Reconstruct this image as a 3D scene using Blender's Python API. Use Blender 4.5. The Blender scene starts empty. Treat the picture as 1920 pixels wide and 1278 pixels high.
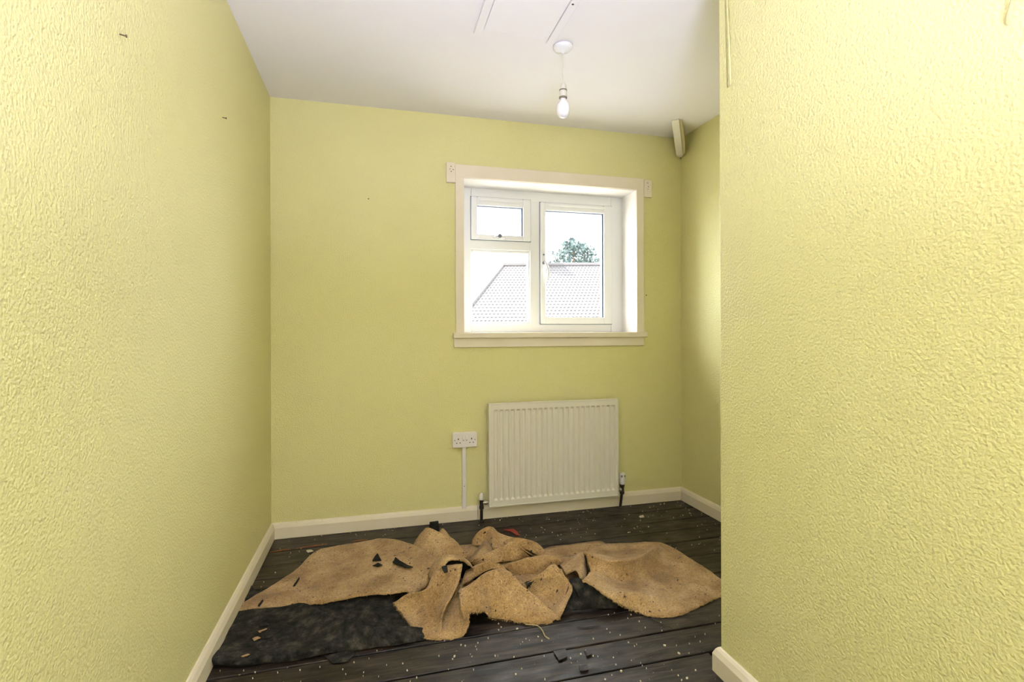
import bpy, bmesh, math, random
from mathutils import Vector, Matrix, noise

random.seed(7)
SC = bpy.context.scene
COL = SC.collection

# ------------------------------------------------------------------ camera
F_PX, YAW, ROLL, SHIFT_PX = 978.26, 0.25639, -0.0033, -19.343
CAM = Vector((0.5495, -3.0772, 1.1245))
FWD = Vector((math.sin(YAW), math.cos(YAW), 0.0))
RGT0 = Vector((math.cos(YAW), -math.sin(YAW), 0.0))
UP0 = Vector((0, 0, 1))
RGT = RGT0 * math.cos(ROLL) + UP0 * math.sin(ROLL)
UPV = UP0 * math.cos(ROLL) - RGT0 * math.sin(ROLL)
cam_d = bpy.data.cameras.new('camera')
cam_d.sensor_width = 36.0
cam_d.lens = F_PX / 1920 * 36.0
cam_d.shift_y = SHIFT_PX / 1920
cam_d.clip_start = 0.02
cam_d.clip_end = 300
cam = bpy.data.objects.new('camera', cam_d)
cam.matrix_world = Matrix(((RGT.x, UPV.x, -FWD.x, CAM.x), (RGT.y, UPV.y, -FWD.y, CAM.y),
                           (RGT.z, UPV.z, -FWD.z, CAM.z), (0, 0, 0, 1)))
COL.objects.link(cam)
SC.camera = cam

# ------------------------------------------------------------------ world, sun, lights, exposure
w = bpy.data.worlds.new('sky')
SC.world = w
w.use_nodes = True
bg = w.node_tree.nodes['Background']
bg.inputs[0].default_value = (0.90, 0.95, 1.0, 1)
bg.inputs[1].default_value = 12.5

def light(name, kind, energy, color, loc, direction, **kw):
    d = bpy.data.lights.new(name, kind)
    d.energy = energy
    d.color = color
    for k, v in kw.items():
        setattr(d, k, v)
    o = bpy.data.objects.new(name, d)
    o.location = loc
    o.rotation_euler = Vector(direction).to_track_quat('-Z', 'Y').to_euler()
    COL.objects.link(o)
    return o

SUN_DIR = RGT0 * 1.0 - FWD * 0.45 - UP0 * 1.5
light('sun', 'SUN', 44.0, (1.0, 0.95, 0.88), (-6, 8, 12), SUN_DIR, angle=0.009)
# the photographer's flash behind the camera, bounced off the ceiling
light('bounce_flash', 'AREA', 18.0, (0.91, 0.94, 1.52), (0.74, -3.45, 0.95), (0.0, 0.52, 1),
      shape='DISK', size=0.45, spread=math.radians(110))
# added fill light, bounced off the rear wall to brighten the lower room
light('rear_fill_light', 'AREA', 33.0, (0.91, 0.94, 1.52), (0.74, -3.40, 0.95), (0.0, -0.9, 0.35),
      shape='DISK', size=0.45, spread=math.radians(120))
# the sky's opening in the window wall, for cleaner sampling of the sky
light('window_daylight', 'AREA', 1.0, (1, 1, 1), (1.62, 0.40, 1.58), (0, -1, 0),
      shape='RECTANGLE', size=1.3, size_y=1.1).data.cycles.is_portal = True

SC.view_settings.view_transform = 'Standard'
SC.view_settings.look = 'None'
SC.view_settings.gamma = 1.0
SC.view_settings.use_curve_mapping = False
SC.view_settings.exposure = 0.92
SC.cycles.use_denoising = True
SC.cycles.max_bounces = 7
SC.cycles.diffuse_bounces = 4
SC.cycles.transparent_max_bounces = 16
SC.cycles.sample_clamp_indirect = 6.0

# ------------------------------------------------------------------ helpers
def uvz(u, v, z):
    """the point at height z above the floor that is seen at (u, v) of the 1920x1278 photograph"""
    d = FWD + RGT * ((u - 960) / F_PX) - UPV * ((v - 639 - SHIFT_PX) / F_PX)
    return CAM + d * ((z - CAM.z) / d.z)

def tag(o, label=None, cat=None, group=None, kind=None):
    if label: o['label'] = label
    if cat: o['category'] = cat
    if group: o['group'] = group
    if kind: o['kind'] = kind
    return o

def empty(name, loc=(0, 0, 0)):
    o = bpy.data.objects.new(name, None)
    o.location = loc
    o.empty_display_size = 0.05
    COL.objects.link(o)
    return o

def finish(name, bm, mats, parent=None, smooth=False, origin=None):
    """link a bmesh given in world coordinates as one object; origin moves its pivot"""
    me = bpy.data.meshes.new(name)
    if origin is None and parent is not None:
        origin = parent.matrix_world.translation if False else Vector(parent.get('_o', (0, 0, 0)))
    org = Vector(origin) if origin is not None else Vector((0, 0, 0))
    bmesh.ops.recalc_face_normals(bm, faces=bm.faces[:])
    bm.to_mesh(me)
    bm.free()
    if not isinstance(mats, (list, tuple)):
        mats = [mats]
    for m in mats:
        me.materials.append(m)
    if smooth:
        for p in me.polygons:
            p.use_smooth = True
    o = bpy.data.objects.new(name, me)
    COL.objects.link(o)
    if parent is not None:
        o.parent = parent
    return o

def box(bm, x0, x1, y0, y1, z0, z1, bevel=0.0, mi=0, seg=1):
    ps = [(x, y, z) for x in (x0, x1) for y in (y0, y1) for z in (z0, z1)]
    vs = [bm.verts.new(p) for p in ps]
    fs = []
    for q in ((0, 1, 3, 2), (4, 6, 7, 5), (0, 4, 5, 1), (2, 3, 7, 6), (0, 2, 6, 4), (1, 5, 7, 3)):
        f = bm.faces.new([vs[i] for i in q])
        f.material_index = mi
        fs.append(f)
    if bevel > 0:
        es = {e for f in fs for e in f.edges}
        bmesh.ops.recalc_face_normals(bm, faces=fs)
        r = bmesh.ops.bevel(bm, geom=list(es), offset=bevel, segments=seg, affect='EDGES', profile=0.5)
        for f in r['faces']:
            f.material_index = mi

def nb():
    return bmesh.new()

def boxobj(name, dims, mat, parent=None, bevel=0.0, seg=1):
    bm = nb()
    box(bm, *dims, bevel=bevel, seg=seg)
    return finish(name, bm, mat, parent)

def lathe(bm, cx, cy, prof, n=24, axis='Z', mi=0, cz=0):
    """prof: list of (r, h) along the axis"""
    rings = []
    for r, h in prof:
        ring = []
        for i in range(n):
            a = 2 * math.pi * i / n
            c, s = r * math.cos(a), r * math.sin(a)
            if axis == 'Z': p = (cx + c, cy + s, h)
            elif axis == 'X': p = (h, cx + c, cy + s)
            else: p = (cx + c, h, cy + s)
            ring.append(bm.verts.new(p))
        rings.append(ring)
    for a, b in zip(rings, rings[1:]):
        for i in range(n):
            f = bm.faces.new((a[i], a[(i + 1) % n], b[(i + 1) % n], b[i]))
            f.material_index = mi
    for ring in (rings[0], rings[-1]):
        try:
            bm.faces.new(ring).material_index = mi
        except ValueError:
            pass

def tube(bm, pts, r, n=8, mi=0):
    pts = [Vector(p) for p in pts]
    rings = []
    for i, p in enumerate(pts):
        t = (pts[min(i + 1, len(pts) - 1)] - pts[max(i - 1, 0)]).normalized()
        a = t.orthogonal().normalized() if i == 0 else (rings_a - t * rings_a.dot(t)).normalized()
        rings_a = a
        b = t.cross(a)
        rr = r[i] if isinstance(r, (list, tuple)) else r
        rings.append([bm.verts.new(p + (a * math.cos(2 * math.pi * k / n) + b * math.sin(2 * math.pi * k / n)) * rr) for k in range(n)])
    for a, b in zip(rings, rings[1:]):
        for i in range(n):
            bm.faces.new((a[i], a[(i + 1) % n], b[(i + 1) % n], b[i])).material_index = mi
    bm.faces.new(rings[0]).material_index = mi
    bm.faces.new(rings[-1]).material_index = mi

def cr(ps, sub):
    """Catmull-Rom through a list of Vectors"""
    out = []
    n = len(ps)
    for i in range(n - 1):
        p0 = ps[i - 1] if i > 0 else ps[0] * 2 - ps[1]
        p1, p2 = ps[i], ps[i + 1]
        p3 = ps[i + 2] if i + 2 < n else ps[-1] * 2 - ps[-2]
        for k in range(sub):
            t = k / sub
            out.append(0.5 * ((2 * p1) + (p2 - p0) * t + (2 * p0 - 5 * p1 + 4 * p2 - p3) * t * t + (3 * p1 - p0 - 3 * p2 + p3) * t ** 3))
    out.append(ps[-1].copy())
    return out

# ------------------------------------------------------------------ materials
def mat(name, color, rough=0.6, spec=0.5, metal=0.0):
    m = bpy.data.materials.new(name)
    m.use_nodes = True
    b = m.node_tree.nodes['Principled BSDF']
    b.inputs['Base Color'].default_value = (*color, 1)
    b.inputs['Roughness'].default_value = rough
    b.inputs['Specular IOR Level'].default_value = spec
    b.inputs['Metallic'].default_value = metal
    return m

class N:
    """tiny node-tree helper"""
    def __init__(s, m):
        s.t = m.node_tree
        s.b = s.t.nodes['Principled BSDF']
        s.tc = s.t.nodes.new('ShaderNodeTexCoord')
    def new(s, ty, **kw):
        n = s.t.nodes.new(ty)
        for k, v in kw.items():
            if k in n.inputs: n.inputs[k].default_value = v
            else: setattr(n, k, v)
        return n
    def link(s, a, b): s.t.links.new(a, b)
    def mapping(s, scale=(1, 1, 1), rot=(0, 0, 0)):
        n = s.new('ShaderNodeMapping')
        n.inputs['Scale'].default_value = scale
        n.inputs['Rotation'].default_value = rot
        s.link(s.tc.outputs['Object'], n.inputs['Vector'])
        return n.outputs[0]
    def noise(s, vec, scale, detail=4, rough=0.5, dist=0.0):
        n = s.new('ShaderNodeTexNoise')
        n.inputs['Scale'].default_value = scale
        n.inputs['Detail'].default_value = detail
        n.inputs['Roughness'].default_value = rough
        n.inputs['Distortion'].default_value = dist
        s.link(vec, n.inputs['Vector'])
        return n.outputs['Fac']
    def ramp(s, fac, stops):
        n = s.new('ShaderNodeValToRGB')
        e = n.color_ramp.elements
        while len(e) < len(stops): e.new(0.5)
        for el, (p, c) in zip(e, stops):
            el.position = p
            el.color = (*c, 1) if len(c) == 3 else c
        s.link(fac, n.inputs[0])
        return n.outputs[0]
    def mix(s, fac, a, b, mode='MIX'):
        n = s.new('ShaderNodeMix', data_type='RGBA', blend_type=mode)
        for sock, val in ((n.inputs[0], fac), (n.inputs[6], a), (n.inputs[7], b)):
            if isinstance(val, (int, float)): sock.default_value = val
            elif isinstance(val, tuple): sock.default_value = (*val, 1)
            else: s.link(val, sock)
        return n.outputs[2]
    def bump(s, h, strength, dist, prev=None):
        n = s.new('ShaderNodeBump')
        n.inputs['Strength'].default_value = strength
        n.inputs['Distance'].default_value = dist
        s.link(h, n.inputs['Height'])
        if prev: s.link(prev, n.inputs['Normal'])
        return n.outputs[0]

def m_wallpaper():
    m = mat('yellow_embossed_wallpaper', (0.7, 0.6, 0.2), 0.55, 0.35)
    n = N(m)
    v = n.mapping()
    # slow fading and grubbiness of the paper
    c = n.ramp(n.noise(v, 1.3, 3), [(0.3, WALL_A), (0.7, WALL_B)])
    n.link(c, n.b.inputs['Base Color'])
    n1 = n.noise(v, 138, 1.0, 0.5, 0.0)
    b2 = n.bump(n1, WALL_BUMP, 0.006)
    n.link(b2, n.b.inputs['Normal'])
    return m

WALL_A = (0.69, 0.645, 0.30)
WALL_B = (0.71, 0.67, 0.33)
WALL_BUMP = 0.5
M = {}
M['wall'] = m_wallpaper()

def m_paint(name, c1, c2, rough, scale=6.0, bump=0.08, dirt=None):
    m = mat(name, c1, rough, 0.4)
    n = N(m)
    v = n.mapping()
    c = n.ramp(n.noise(v, scale, 5), [(0.35, c1), (0.7, c2)])
    if dirt:
        d = n.ramp(n.noise(v, scale * 9, 6, 0.7), [(0.66, (0, 0, 0)), (0.74, (1, 1, 1))])
        c = n.mix(d, c, dirt)
    n.link(c, n.b.inputs['Base Color'])
    n.link(n.bump(n.noise(v, 70, 3), bump, 0.004), n.b.inputs['Normal'])
    return m

M['ceiling'] = m_paint('ceiling_emulsion', (0.86, 0.825, 0.825), (0.88, 0.845, 0.85), 0.85, 2.0, 0.05)
M['skirt'] = m_paint('cream_gloss_paint', (0.74, 0.66, 0.50), (0.79, 0.71, 0.56), 0.45, 5, 0.04, (0.52, 0.40, 0.26))
M['trim'] = m_paint('cream_trim_paint', (0.77, 0.68, 0.54), (0.81, 0.73, 0.60), 0.5, 5, 0.04)
M['white'] = m_paint('white_reveal_paint', (0.82, 0.79, 0.75), (0.85, 0.82, 0.79), 0.5, 4, 0.03)
M['upvc'] = mat('white_upvc', (0.84, 0.84, 0.85), 0.3, 0.5)
M['gasket'] = mat('window_gasket', (0.10, 0.14, 0.22), 0.5)
M['rad'] = mat('radiator_enamel', (0.74, 0.70, 0.60), 0.35, 0.5)
M['rad_dark'] = mat('radiator_inside', (0.10, 0.09, 0.08), 0.7)
M['pvc'] = mat('white_plastic', (0.78, 0.74, 0.72), 0.35, 0.5)
M['pvc_hole'] = mat('socket_slot', (0.05, 0.045, 0.045), 0.6)
M['switch'] = mat('switch_rocker', (0.83, 0.80, 0.78), 0.3, 0.5)
M['pipe'] = mat('dark_painted_pipe', (0.022, 0.017, 0.013), 0.4, 0.5)
M['brass'] = mat('nickel_fitting', (0.50, 0.47, 0.42), 0.3, 0.5, 1.0)
M['nail'] = mat('rusty_nail', (0.10, 0.065, 0.03), 0.7)
M['wire'] = mat('pale_wire', (0.45, 0.38, 0.20), 0.6)
M['handle_white'] = mat('handle_white', (0.75, 0.75, 0.77), 0.3, 0.5)
M['handle_grey'] = mat('handle_lock', (0.14, 0.15, 0.18), 0.35, 0.5)
M['holder'] = mat('lamp_holder_plastic', (0.66, 0.63, 0.55), 0.4)
M['ring'] = mat('lamp_holder_dark_ring', (0.20, 0.17, 0.12), 0.5)  # dark brown of the holder's two rings

def m_bulb():
    m = mat('opal_bulb_glass', (0.92, 0.90, 0.92), 0.25, 0.5)
    b = m.node_tree.nodes['Principled BSDF']
    return m
M['bulb'] = m_bulb()

def m_glass():
    m = bpy.data.materials.new('window_glass')
    m.use_nodes = True
    t = m.node_tree
    t.nodes.remove(t.nodes['Principled BSDF'])
    out = t.nodes['Material Output']
    tr = t.nodes.new('ShaderNodeBsdfTransparent')
    tr.inputs[0].default_value = (0.98, 0.99, 1.0, 1)
    gl = t.nodes.new('ShaderNodeBsdfGlossy')
    gl.inputs['Roughness'].default_value = 0.02
    mx = t.nodes.new('ShaderNodeMixShader')
    mx.inputs[0].default_value = 0.05
    t.links.new(tr.outputs[0], mx.inputs[1])
    t.links.new(gl.outputs[0], mx.inputs[2])
    t.links.new(mx.outputs[0], out.inputs[0])
    return m
M['glass'] = m_glass()

def m_boards():
    m = mat('dark_stained_floorboards', (0.04, 0.03, 0.02), 0.5, 0.35)
    n = N(m)
    v = n.mapping((1.5, 16, 16))
    info = n.new('ShaderNodeObjectInfo')
    add = n.new('ShaderNodeVectorMath', operation='ADD')
    n.link(v, add.inputs[0])
    sc = n.new('ShaderNodeVectorMath', operation='SCALE')
    cb = n.new('ShaderNodeCombineXYZ')
    n.link(info.outputs['Random'], cb.inputs[0])
    n.link(info.outputs['Random'], cb.inputs[2])
    n.link(cb.outputs[0], sc.inputs[0])
    sc.inputs['Scale'].default_value = 40
    n.link(sc.outputs[0], add.inputs[1])
    grain = n.noise(add.outputs[0], 3.0, 7, 0.62, 1.2)
    base = n.ramp(grain, [(0.38, (0.003, 0.002, 0.0016)), (0.5, (0.014, 0.0095, 0.007)), (0.63, (0.050, 0.035, 0.025))])
    v2 = n.mapping((2.0, 5, 5))
    worn = n.ramp(n.noise(v2, 2.6, 6, 0.65), [(0.47, (0, 0, 0)), (0.62, (1, 1, 1))])
    dusty = n.mix(n.new('ShaderNodeMath', operation='MULTIPLY').outputs[0], base, (0.055, 0.045, 0.036))
    mul = [x for x in n.t.nodes if x.type == 'MATH'][-1]
    n.link(worn, mul.inputs[0])
    mul.inputs[1].default_value = 0.45
    v3 = n.mapping()
    speck = n.ramp(n.noise(v3, 110, 2, 0.5), [(0.735, (0, 0, 0)), (0.765, (1, 1, 1))])
    col = n.mix(speck, dusty, (0.30, 0.25, 0.18))
    n.link(col, n.b.inputs['Base Color'])
    ro = n.ramp(n.noise(v2, 5, 5), [(0.3, (0.36,) * 3), (0.75, (0.62,) * 3)])
    n.link(ro, n.b.inputs['Roughness'])
    b1 = n.bump(grain, 0.35, 0.003)
    n.link(n.bump(n.noise(v3, 60, 4), 0.2, 0.003, b1), n.b.inputs['Normal'])
    return m
M['boards'] = m_boards()
M['underfloor'] = mat('underfloor_dark', (0.008, 0.007, 0.006), 0.9)

def m_carpet():
    m = mat('brown_carpet_backing', (0.36, 0.24, 0.11), 0.95, 0.1)
    n = N(m)
    v = n.mapping()
    big = n.ramp(n.noise(v, 6, 5, 0.6), [(0.36, (0.36, 0.215, 0.075)), (0.5, (0.53, 0.34, 0.14)), (0.66, (0.70, 0.49, 0.24))])
    fib = n.noise(v, 70, 4, 0.75, 3.0)
    fcol = n.ramp(fib, [(0.34, (0.30, 0.24, 0.16)), (0.47, (0.88, 0.84, 0.78)), (0.62, (1.25, 1.22, 1.18))])
    c = n.mix(1.0, big, fcol, 'MULTIPLY')
    dots = n.ramp(n.noise(v, 62, 1, 0.4), [(0.25, (1, 1, 1)), (0.29, (0, 0, 0))])
    c = n.mix(dots, c, (0.035, 0.026, 0.02))
    n.link(c, n.b.inputs['Base Color'])
    n.b.inputs['Sheen Weight'].default_value = 0.25
    b1 = n.bump(fib, 1.0, 0.006)
    b0 = n.bump(n.noise(v, 26, 2, 0.5, 1.5), 0.5, 0.012, b1)
    n.link(n.bump(n.noise(v, 330, 2, 0.6), 0.6, 0.002, b0), n.b.inputs['Normal'])
    return m
M['carpet'] = m_carpet()

def m_felt():
    m = mat('dark_felt_underlay', (0.03, 0.03, 0.028), 0.95, 0.15)
    n = N(m)
    v = n.mapping()
    c = n.ramp(n.noise(v, 24, 7, 0.7), [(0.36, (0.007, 0.007, 0.006)), (0.52, (0.026, 0.025, 0.022)), (0.68, (0.075, 0.068, 0.052))])
    sp = n.ramp(n.noise(v, 160, 2), [(0.70, (0, 0, 0)), (0.78, (1, 1, 1))])
    c = n.mix(sp, c, (0.11, 0.10, 0.085))
    n.link(c, n.b.inputs['Base Color'])
    n.link(n.bump(n.noise(v, 220, 4, 0.7), 0.7, 0.002), n.b.inputs['Normal'])
    return m
M['felt'] = m_felt()
M['fray'] = mat('carpet_fibre', (0.58, 0.39, 0.18), 0.9, 0.1)
M['red'] = mat('red_plastic', (0.28, 0.03, 0.02), 0.5)
M['orange'] = m_paint('bare_orange_wood', (0.20, 0.065, 0.02), (0.34, 0.12, 0.04), 0.7, 30, 0.2)
M['chip'] = mat('plaster_chip', (0.62, 0.56, 0.44), 0.8)
M['oldwood'] = m_paint('old_white_painted_wood', (0.78, 0.73, 0.62), (0.82, 0.78, 0.68), 0.6, 9, 0.2, (0.45, 0.33, 0.15))
M['brace_core'] = m_paint('flaking_cream_paint', (0.62, 0.54, 0.30), (0.70, 0.62, 0.42), 0.7, 14, 0.3, (0.13, 0.09, 0.04))
M['tile'] = m_paint('terracotta_roof_tile', (0.0215, 0.0180, 0.0180), (0.0245, 0.0210, 0.0210), 0.85, 1.2, 0.1)
M['brick'] = m_paint('chimney_brick', (0.38, 0.20, 0.14), (0.45, 0.27, 0.20), 0.9, 14, 0.2)
M['render'] = m_paint('pale_house_render', (0.62, 0.58, 0.52), (0.68, 0.64, 0.58), 0.9, 3, 0.1)
M['leaf'] = m_paint('conifer_foliage', (0.040, 0.060, 0.056), (0.062, 0.082, 0.076), 0.8, 3, 0.0)
M['bark'] = mat('conifer_bark', (0.12, 0.08, 0.05), 0.9)
M['paving'] = m_paint('garden_paving', (0.17, 0.165, 0.15), (0.21, 0.20, 0.185), 0.9, 2, 0.1)

# ------------------------------------------------------------------ room shell
H, W = 2.40, 2.522
XP, YP = 1.644, -1.593          # corner of the partition on the right
YB = -4.20                      # wall behind the camera
T = 0.32                        # outer wall thickness
OX0, OX1, OZ0, OZ1 = 1.055, 2.194, 1.113, 2.036   # window opening

def struct(o):
    o['kind'] = 'structure'
    return o

def wall_panel(bm, dims, bevel=0.0):
    box(bm, *dims, bevel=bevel)

struct(boxobj('wall_left', (-0.12, 0, YB - 0.12, T, -0.05, H + 0.1), M['wall']))
bm = nb()
box(bm, 0, OX0, 0, T, -0.05, H + 0.1)
box(bm, OX1, W + 0.4, 0, T, -0.05, H + 0.1)
box(bm, OX0, OX1, 0, T, -0.05, OZ0)
box(bm, OX0, OX1, 0, T, OZ1, H + 0.1)
struct(finish('wall_back', bm, M['wall']))
struct(boxobj('wall_right', (W, W + 0.12, YP, 0, -0.05, H + 0.1), M['wall']))
wp = struct(boxobj('wall_partition', (XP, W + 0.12, YB - 0.12, YP, -0.05, H + 0.1), M['wall'], bevel=0.004, seg=2))
struct(boxobj('wall_front', (0, XP, YB - 0.12, YB, -0.05, H + 0.1), M['wall']))
struct(boxobj('ceiling', (0.0, W, YB, 0.0, H, H + 0.1), M['ceiling']))

# floor: dark slab with separate boards, running across the room and slightly out of square
fl = struct(boxobj('floor', (-0.1, W + 0.1, YB - 0.4, 0.3, -0.12, -0.022), M['underfloor']))
edges = [0.0, -0.172, -0.340, -0.482, -0.630, -0.802, -0.985, -1.178, -1.340, -1.490, -1.650, -1.81, -1.97, -2.13,
         -2.29, -2.45, -2.61, -2.77, -2.93, -3.09, -3.25, -3.41, -3.57, -3.73, -3.89, -4.05, -4.21]
SL = 0.014
for i in range(len(edges) - 1):
    ya, yb = edges[i] - 0.004, edges[i + 1] + 0.004
    xr = W + 0.01 if yb > YP - 0.05 else XP + 0.03
    cuts = [-0.01, xr]
    if i in (2, 4): cuts.insert(1, 1.62 + 0.2 * (i % 3))
    if i in (8,): cuts.insert(1, 0.43)
    for a, b in zip(cuts, cuts[1:]):
        bm = nb()
        x0, x1 = a + 0.0015, b - 0.0015
        dz = random.uniform(-0.0025, 0.0)
        ps = [(x0, yb), (x1, yb), (x1, ya), (x0, ya)]
        top = [bm.verts.new((x, y + SL * (x - 1.2), dz)) for x, y in ps]
        bot = [bm.verts.new((x, y + SL * (x - 1.2), -0.02)) for x, y in ps]
        tf = bm.faces.new(top)
        bm.faces.new(bot[::-1])
        for k in range(4):
            bm.faces.new((bot[k], bot[(k + 1) % 4], top[(k + 1) % 4], top[k]))
        bmesh.ops.bevel(bm, geom=list(tf.edges), offset=0.002, segments=1, affect='EDGES')
        finish('floorboard', bm, M['boards'], fl)

# skirting boards
SK = [(0, 0), (0.019, 0), (0.019, 0.058), (0.012, 0.074), (0.006, 0.0815), (0, 0.083)]
def sweep(bm, a, b, nrm, prof, mi=0):
    a, b, nrm = Vector(a), Vector(b), Vector(nrm)
    r = [[bm.verts.new(p + nrm * d + Vector((0, 0, z))) for d, z in prof] for p in (a, b)]
    k = len(prof)
    for i in range(k):
        bm.faces.new((r[0][i], r[0][(i + 1) % k], r[1][(i + 1) % k], r[1][i]))
    bm.faces.new(r[0]); bm.faces.new(r[1][::-1])
bm = nb(); sweep(bm, (0.0, 0, 0), (1.135, 0, 0), (0, -1, 0), SK)
sweep(bm, (1.137, 0, 0), (W, 0, 0), (0, -1, 0), SK)
struct(finish('baseboard_back', bm, M['skirt']))
bm = nb(); sweep(bm, (0, 0, 0), (0, YB, 0), (1, 0, 0), SK); struct(finish('baseboard_left', bm, M['skirt']))
bm = nb(); sweep(bm, (W, 0, 0), (W, YP, 0), (-1, 0, 0), SK); struct(finish('baseboard_right', bm, M['skirt']))
bm = nb()
sweep(bm, (XP, YP + 0.0, 0), (XP, YB, 0), (-1, 0, 0), SK)
k = len(SK)
# mitred return round the partition's end
ra = [bm.verts.new((XP - d, YP, z)) for d, z in SK]
rb = [bm.verts.new((XP - d, YP + d, z)) for d, z in SK]
rc = [bm.verts.new((W, YP + d, z)) for d, z in SK]
for p, q in ((ra, rb), (rb, rc)):
    for i in range(k):
        if (p[i].co - p[(i + 1) % k].co).length + (q[i].co - q[(i + 1) % k].co).length > 1e-6:
            try: bm.faces.new((p[i], p[(i + 1) % k], q[(i + 1) % k], q[i]))
            except ValueError: pass
bmesh.ops.remove_doubles(bm, verts=bm.verts[:], dist=1e-5)
struct(finish('baseboard_partition', bm, M['skirt']))

# lifted edge of the wallpaper and a wire on the partition
bm = nb()
fp = []
for i in range(13):
    t = i / 12
    z = 2.40 - 0.50 * t
    y = YP - 0.048 - 0.016 * t
    lift = 0.016 * (1 - t) ** 1.3
    fp.append((bm.verts.new((XP - 0.0008, y + 0.022, z)), bm.verts.new((XP - 0.0015 - lift * 0.6, y + 0.008, z)), bm.verts.new((XP - 0.001 - lift, y, z))))
for a, b in zip(fp, fp[1:]):
    for j in range(2):
        bm.faces.new((a[j], a[j + 1], b[j + 1], b[j]))
o = finish('wallpaper_flap', bm, M['wall'], wp, smooth=True)
sm = o.modifiers.new('thickness', 'SOLIDIFY'); sm.thickness = 0.0008

# ------------------------------------------------------------------ added eaves and outer ground (outside, above and below the window)
struct(boxobj('sun_block_eaves', (-3.0, 6.0, T, T + 0.50, 2.30, 2.50), M['render']))  # unseen overhang, added to keep direct sun out of the room

# ------------------------------------------------------------------ window
win = empty('window_1', (1.62, 0.2, OZ0)); struct(win)
win['_o'] = (1.62, 0.2, OZ0)
def wpart(name, bm, mats, parent=win, smooth=False):
    # children are given in world coordinates; pull them back into the Empty's frame
    for v in bm.verts:
        v.co -= Vector((1.62, 0.2, OZ0))
    return finish(name, bm, mats, parent, smooth)
YF = 0.198                      # room side of the frame
def rect_frame(bm, x0, x1, z0, z1, wl, wr, wb, wt, y0, y1, bev=0.003):
    box(bm, x0, x0 + wl, y0, y1, z0, z1, bev)
    box(bm, x1 - wr, x1, y0, y1, z0, z1, bev)
    box(bm, x0 + wl, x1 - wr, y0, y1, z0, z0 + wb, bev)
    box(bm, x0 + wl, x1 - wr, y0, y1, z1 - wt, z1, bev)
bm = nb()
rect_frame(bm, OX0, OX1, OZ0, OZ1, 0.086, 0.086, 0.056, 0.070, YF, YF + 0.065)
box(bm, 1.532, 1.602, YF + 0.001, YF + 0.064, OZ0 + 0.04, OZ1 - 0.05, 0.003)
box(bm, OX0 + 0.07, 1.534, YF + 0.001, YF + 0.064, 1.645, 1.708, 0.003)
wpart('window_frame', bm, M['upvc'])
# fixed light, lower left: bead and pane
bm = nb(); rect_frame(bm, 1.137, 1.533, 1.166, 1.646, 0.012, 0.012, 0.013, 0.018, YF + 0.012, YF + 0.05)
wpart('glazing_bead', bm, M['upvc'])
bm = nb(); box(bm, 1.140, 1.526, YF + 0.030, YF + 0.036, 1.165, 1.632); wpart('pane', bm, M['glass'])
bm = nb(); rect_frame(bm, 1.148, 1.5235, 1.178, 1.630, 0.0025, 0.0035, 0.002, 0.003, YF + 0.022, YF + 0.029, 0); wpart('gasket', bm, M['gasket'])

def casement(x0, x1, z0, z1, gx0, gx1, gz0, gz1, handle):
    bm = nb()
    y0, y1 = YF - 0.016, YF + 0.05
    rect_frame(bm, x0, x1, z0, z1, gx0 - x0, x1 - gx1, gz0 - z0, z1 - gz1, y0, y1, 0.004)
    c = wpart('casement', bm, M['upvc'])
    bm = nb(); rect_frame(bm, gx0 - 0.004, gx1 + 0.004, gz0 - 0.004, gz1 + 0.004, 0.006, 0.013, 0.006, 0.009, y0 + 0.012, y0 + 0.026, 0); wpart('gasket', bm, M['gasket'], c)
    bm = nb(); box(bm, gx0 - 0.003, gx1 + 0.003, y0 + 0.028, y0 + 0.034, gz0 - 0.003, gz1 + 0.003); wpart('pane', bm, M['glass'], c)
    bm = nb(); rect_frame(bm, x0 - 0.003, x1 + 0.003, z0 - 0.003, z1 + 0.003, 0.003, 0.004, 0.003, 0.004, YF - 0.004, YF + 0.004, 0); wpart('seal', bm, M['gasket'], c)
    # trickle vent on the top rail
    bm = nb(); vx0, vx1 = x0 + 0.05, x1 - 0.055
    box(bm, vx0, vx1, y0 - 0.010, y0, z1 - 0.026, z1 - 0.008, 0.004)
    box(bm, vx0 + 0.02, vx1 - 0.02, y0 - 0.013, y0 - 0.009, z1 - 0.020, z1 - 0.014, 0.001); wpart('trickle_vent', bm, M['upvc'], c)
    bm = nb()
    if handle == 'bottom':
        hx = x0 + 0.178; hz = z0 + 0.018
        box(bm, hx - 0.034, hx + 0.034, y0 - 0.012, y0, hz - 0.013, hz + 0.013, 0.005, seg=2)
        box(bm, hx - 0.034, hx + 0.034, y0 - 0.040, y0 - 0.026, hz - 0.012, hz + 0.004, 0.005, seg=2)
        lathe(bm, hx - 0.002, hz + 0.002, [(0.013, y0 - 0.044), (0.013, y0 - 0.008)], 14, 'Y', 1)
    else:
        hx = x0 + 0.017; hz = 1.585
        box(bm, hx - 0.012, hx + 0.012, y0 - 0.010, y0, hz - 0.055, hz + 0.055, 0.005, seg=2)
        lathe(bm, hx, hz - 0.018, [(0.010, y0 - 0.036), (0.010, y0 - 0.008)], 12, 'Y', 1)
        lathe(bm, hx, hz + 0.036, [(0.006, y0 - 0.013), (0.006, y0 - 0.008)], 10, 'Y', 1)
        tube(bm, cr([Vector(p) for p in ((hx, y0 - 0.034, hz - 0.012), (hx + 0.010, y0 - 0.040, hz - 0.030), (hx + 0.019, y0 - 0.044, hz - 0.065), (hx + 0.021, y0 - 0.044, hz - 0.10), (hx + 0.016, y0 - 0.042, hz - 0.135))], 4), 0.0085, 8)
    wpart('handle', bm, [M['handle_white'], M['handle_grey']], c)
casement(1.140, 1.534, 1.706, 1.977, 1.180, 1.481, 1.739, 1.921, 'bottom')
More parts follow.
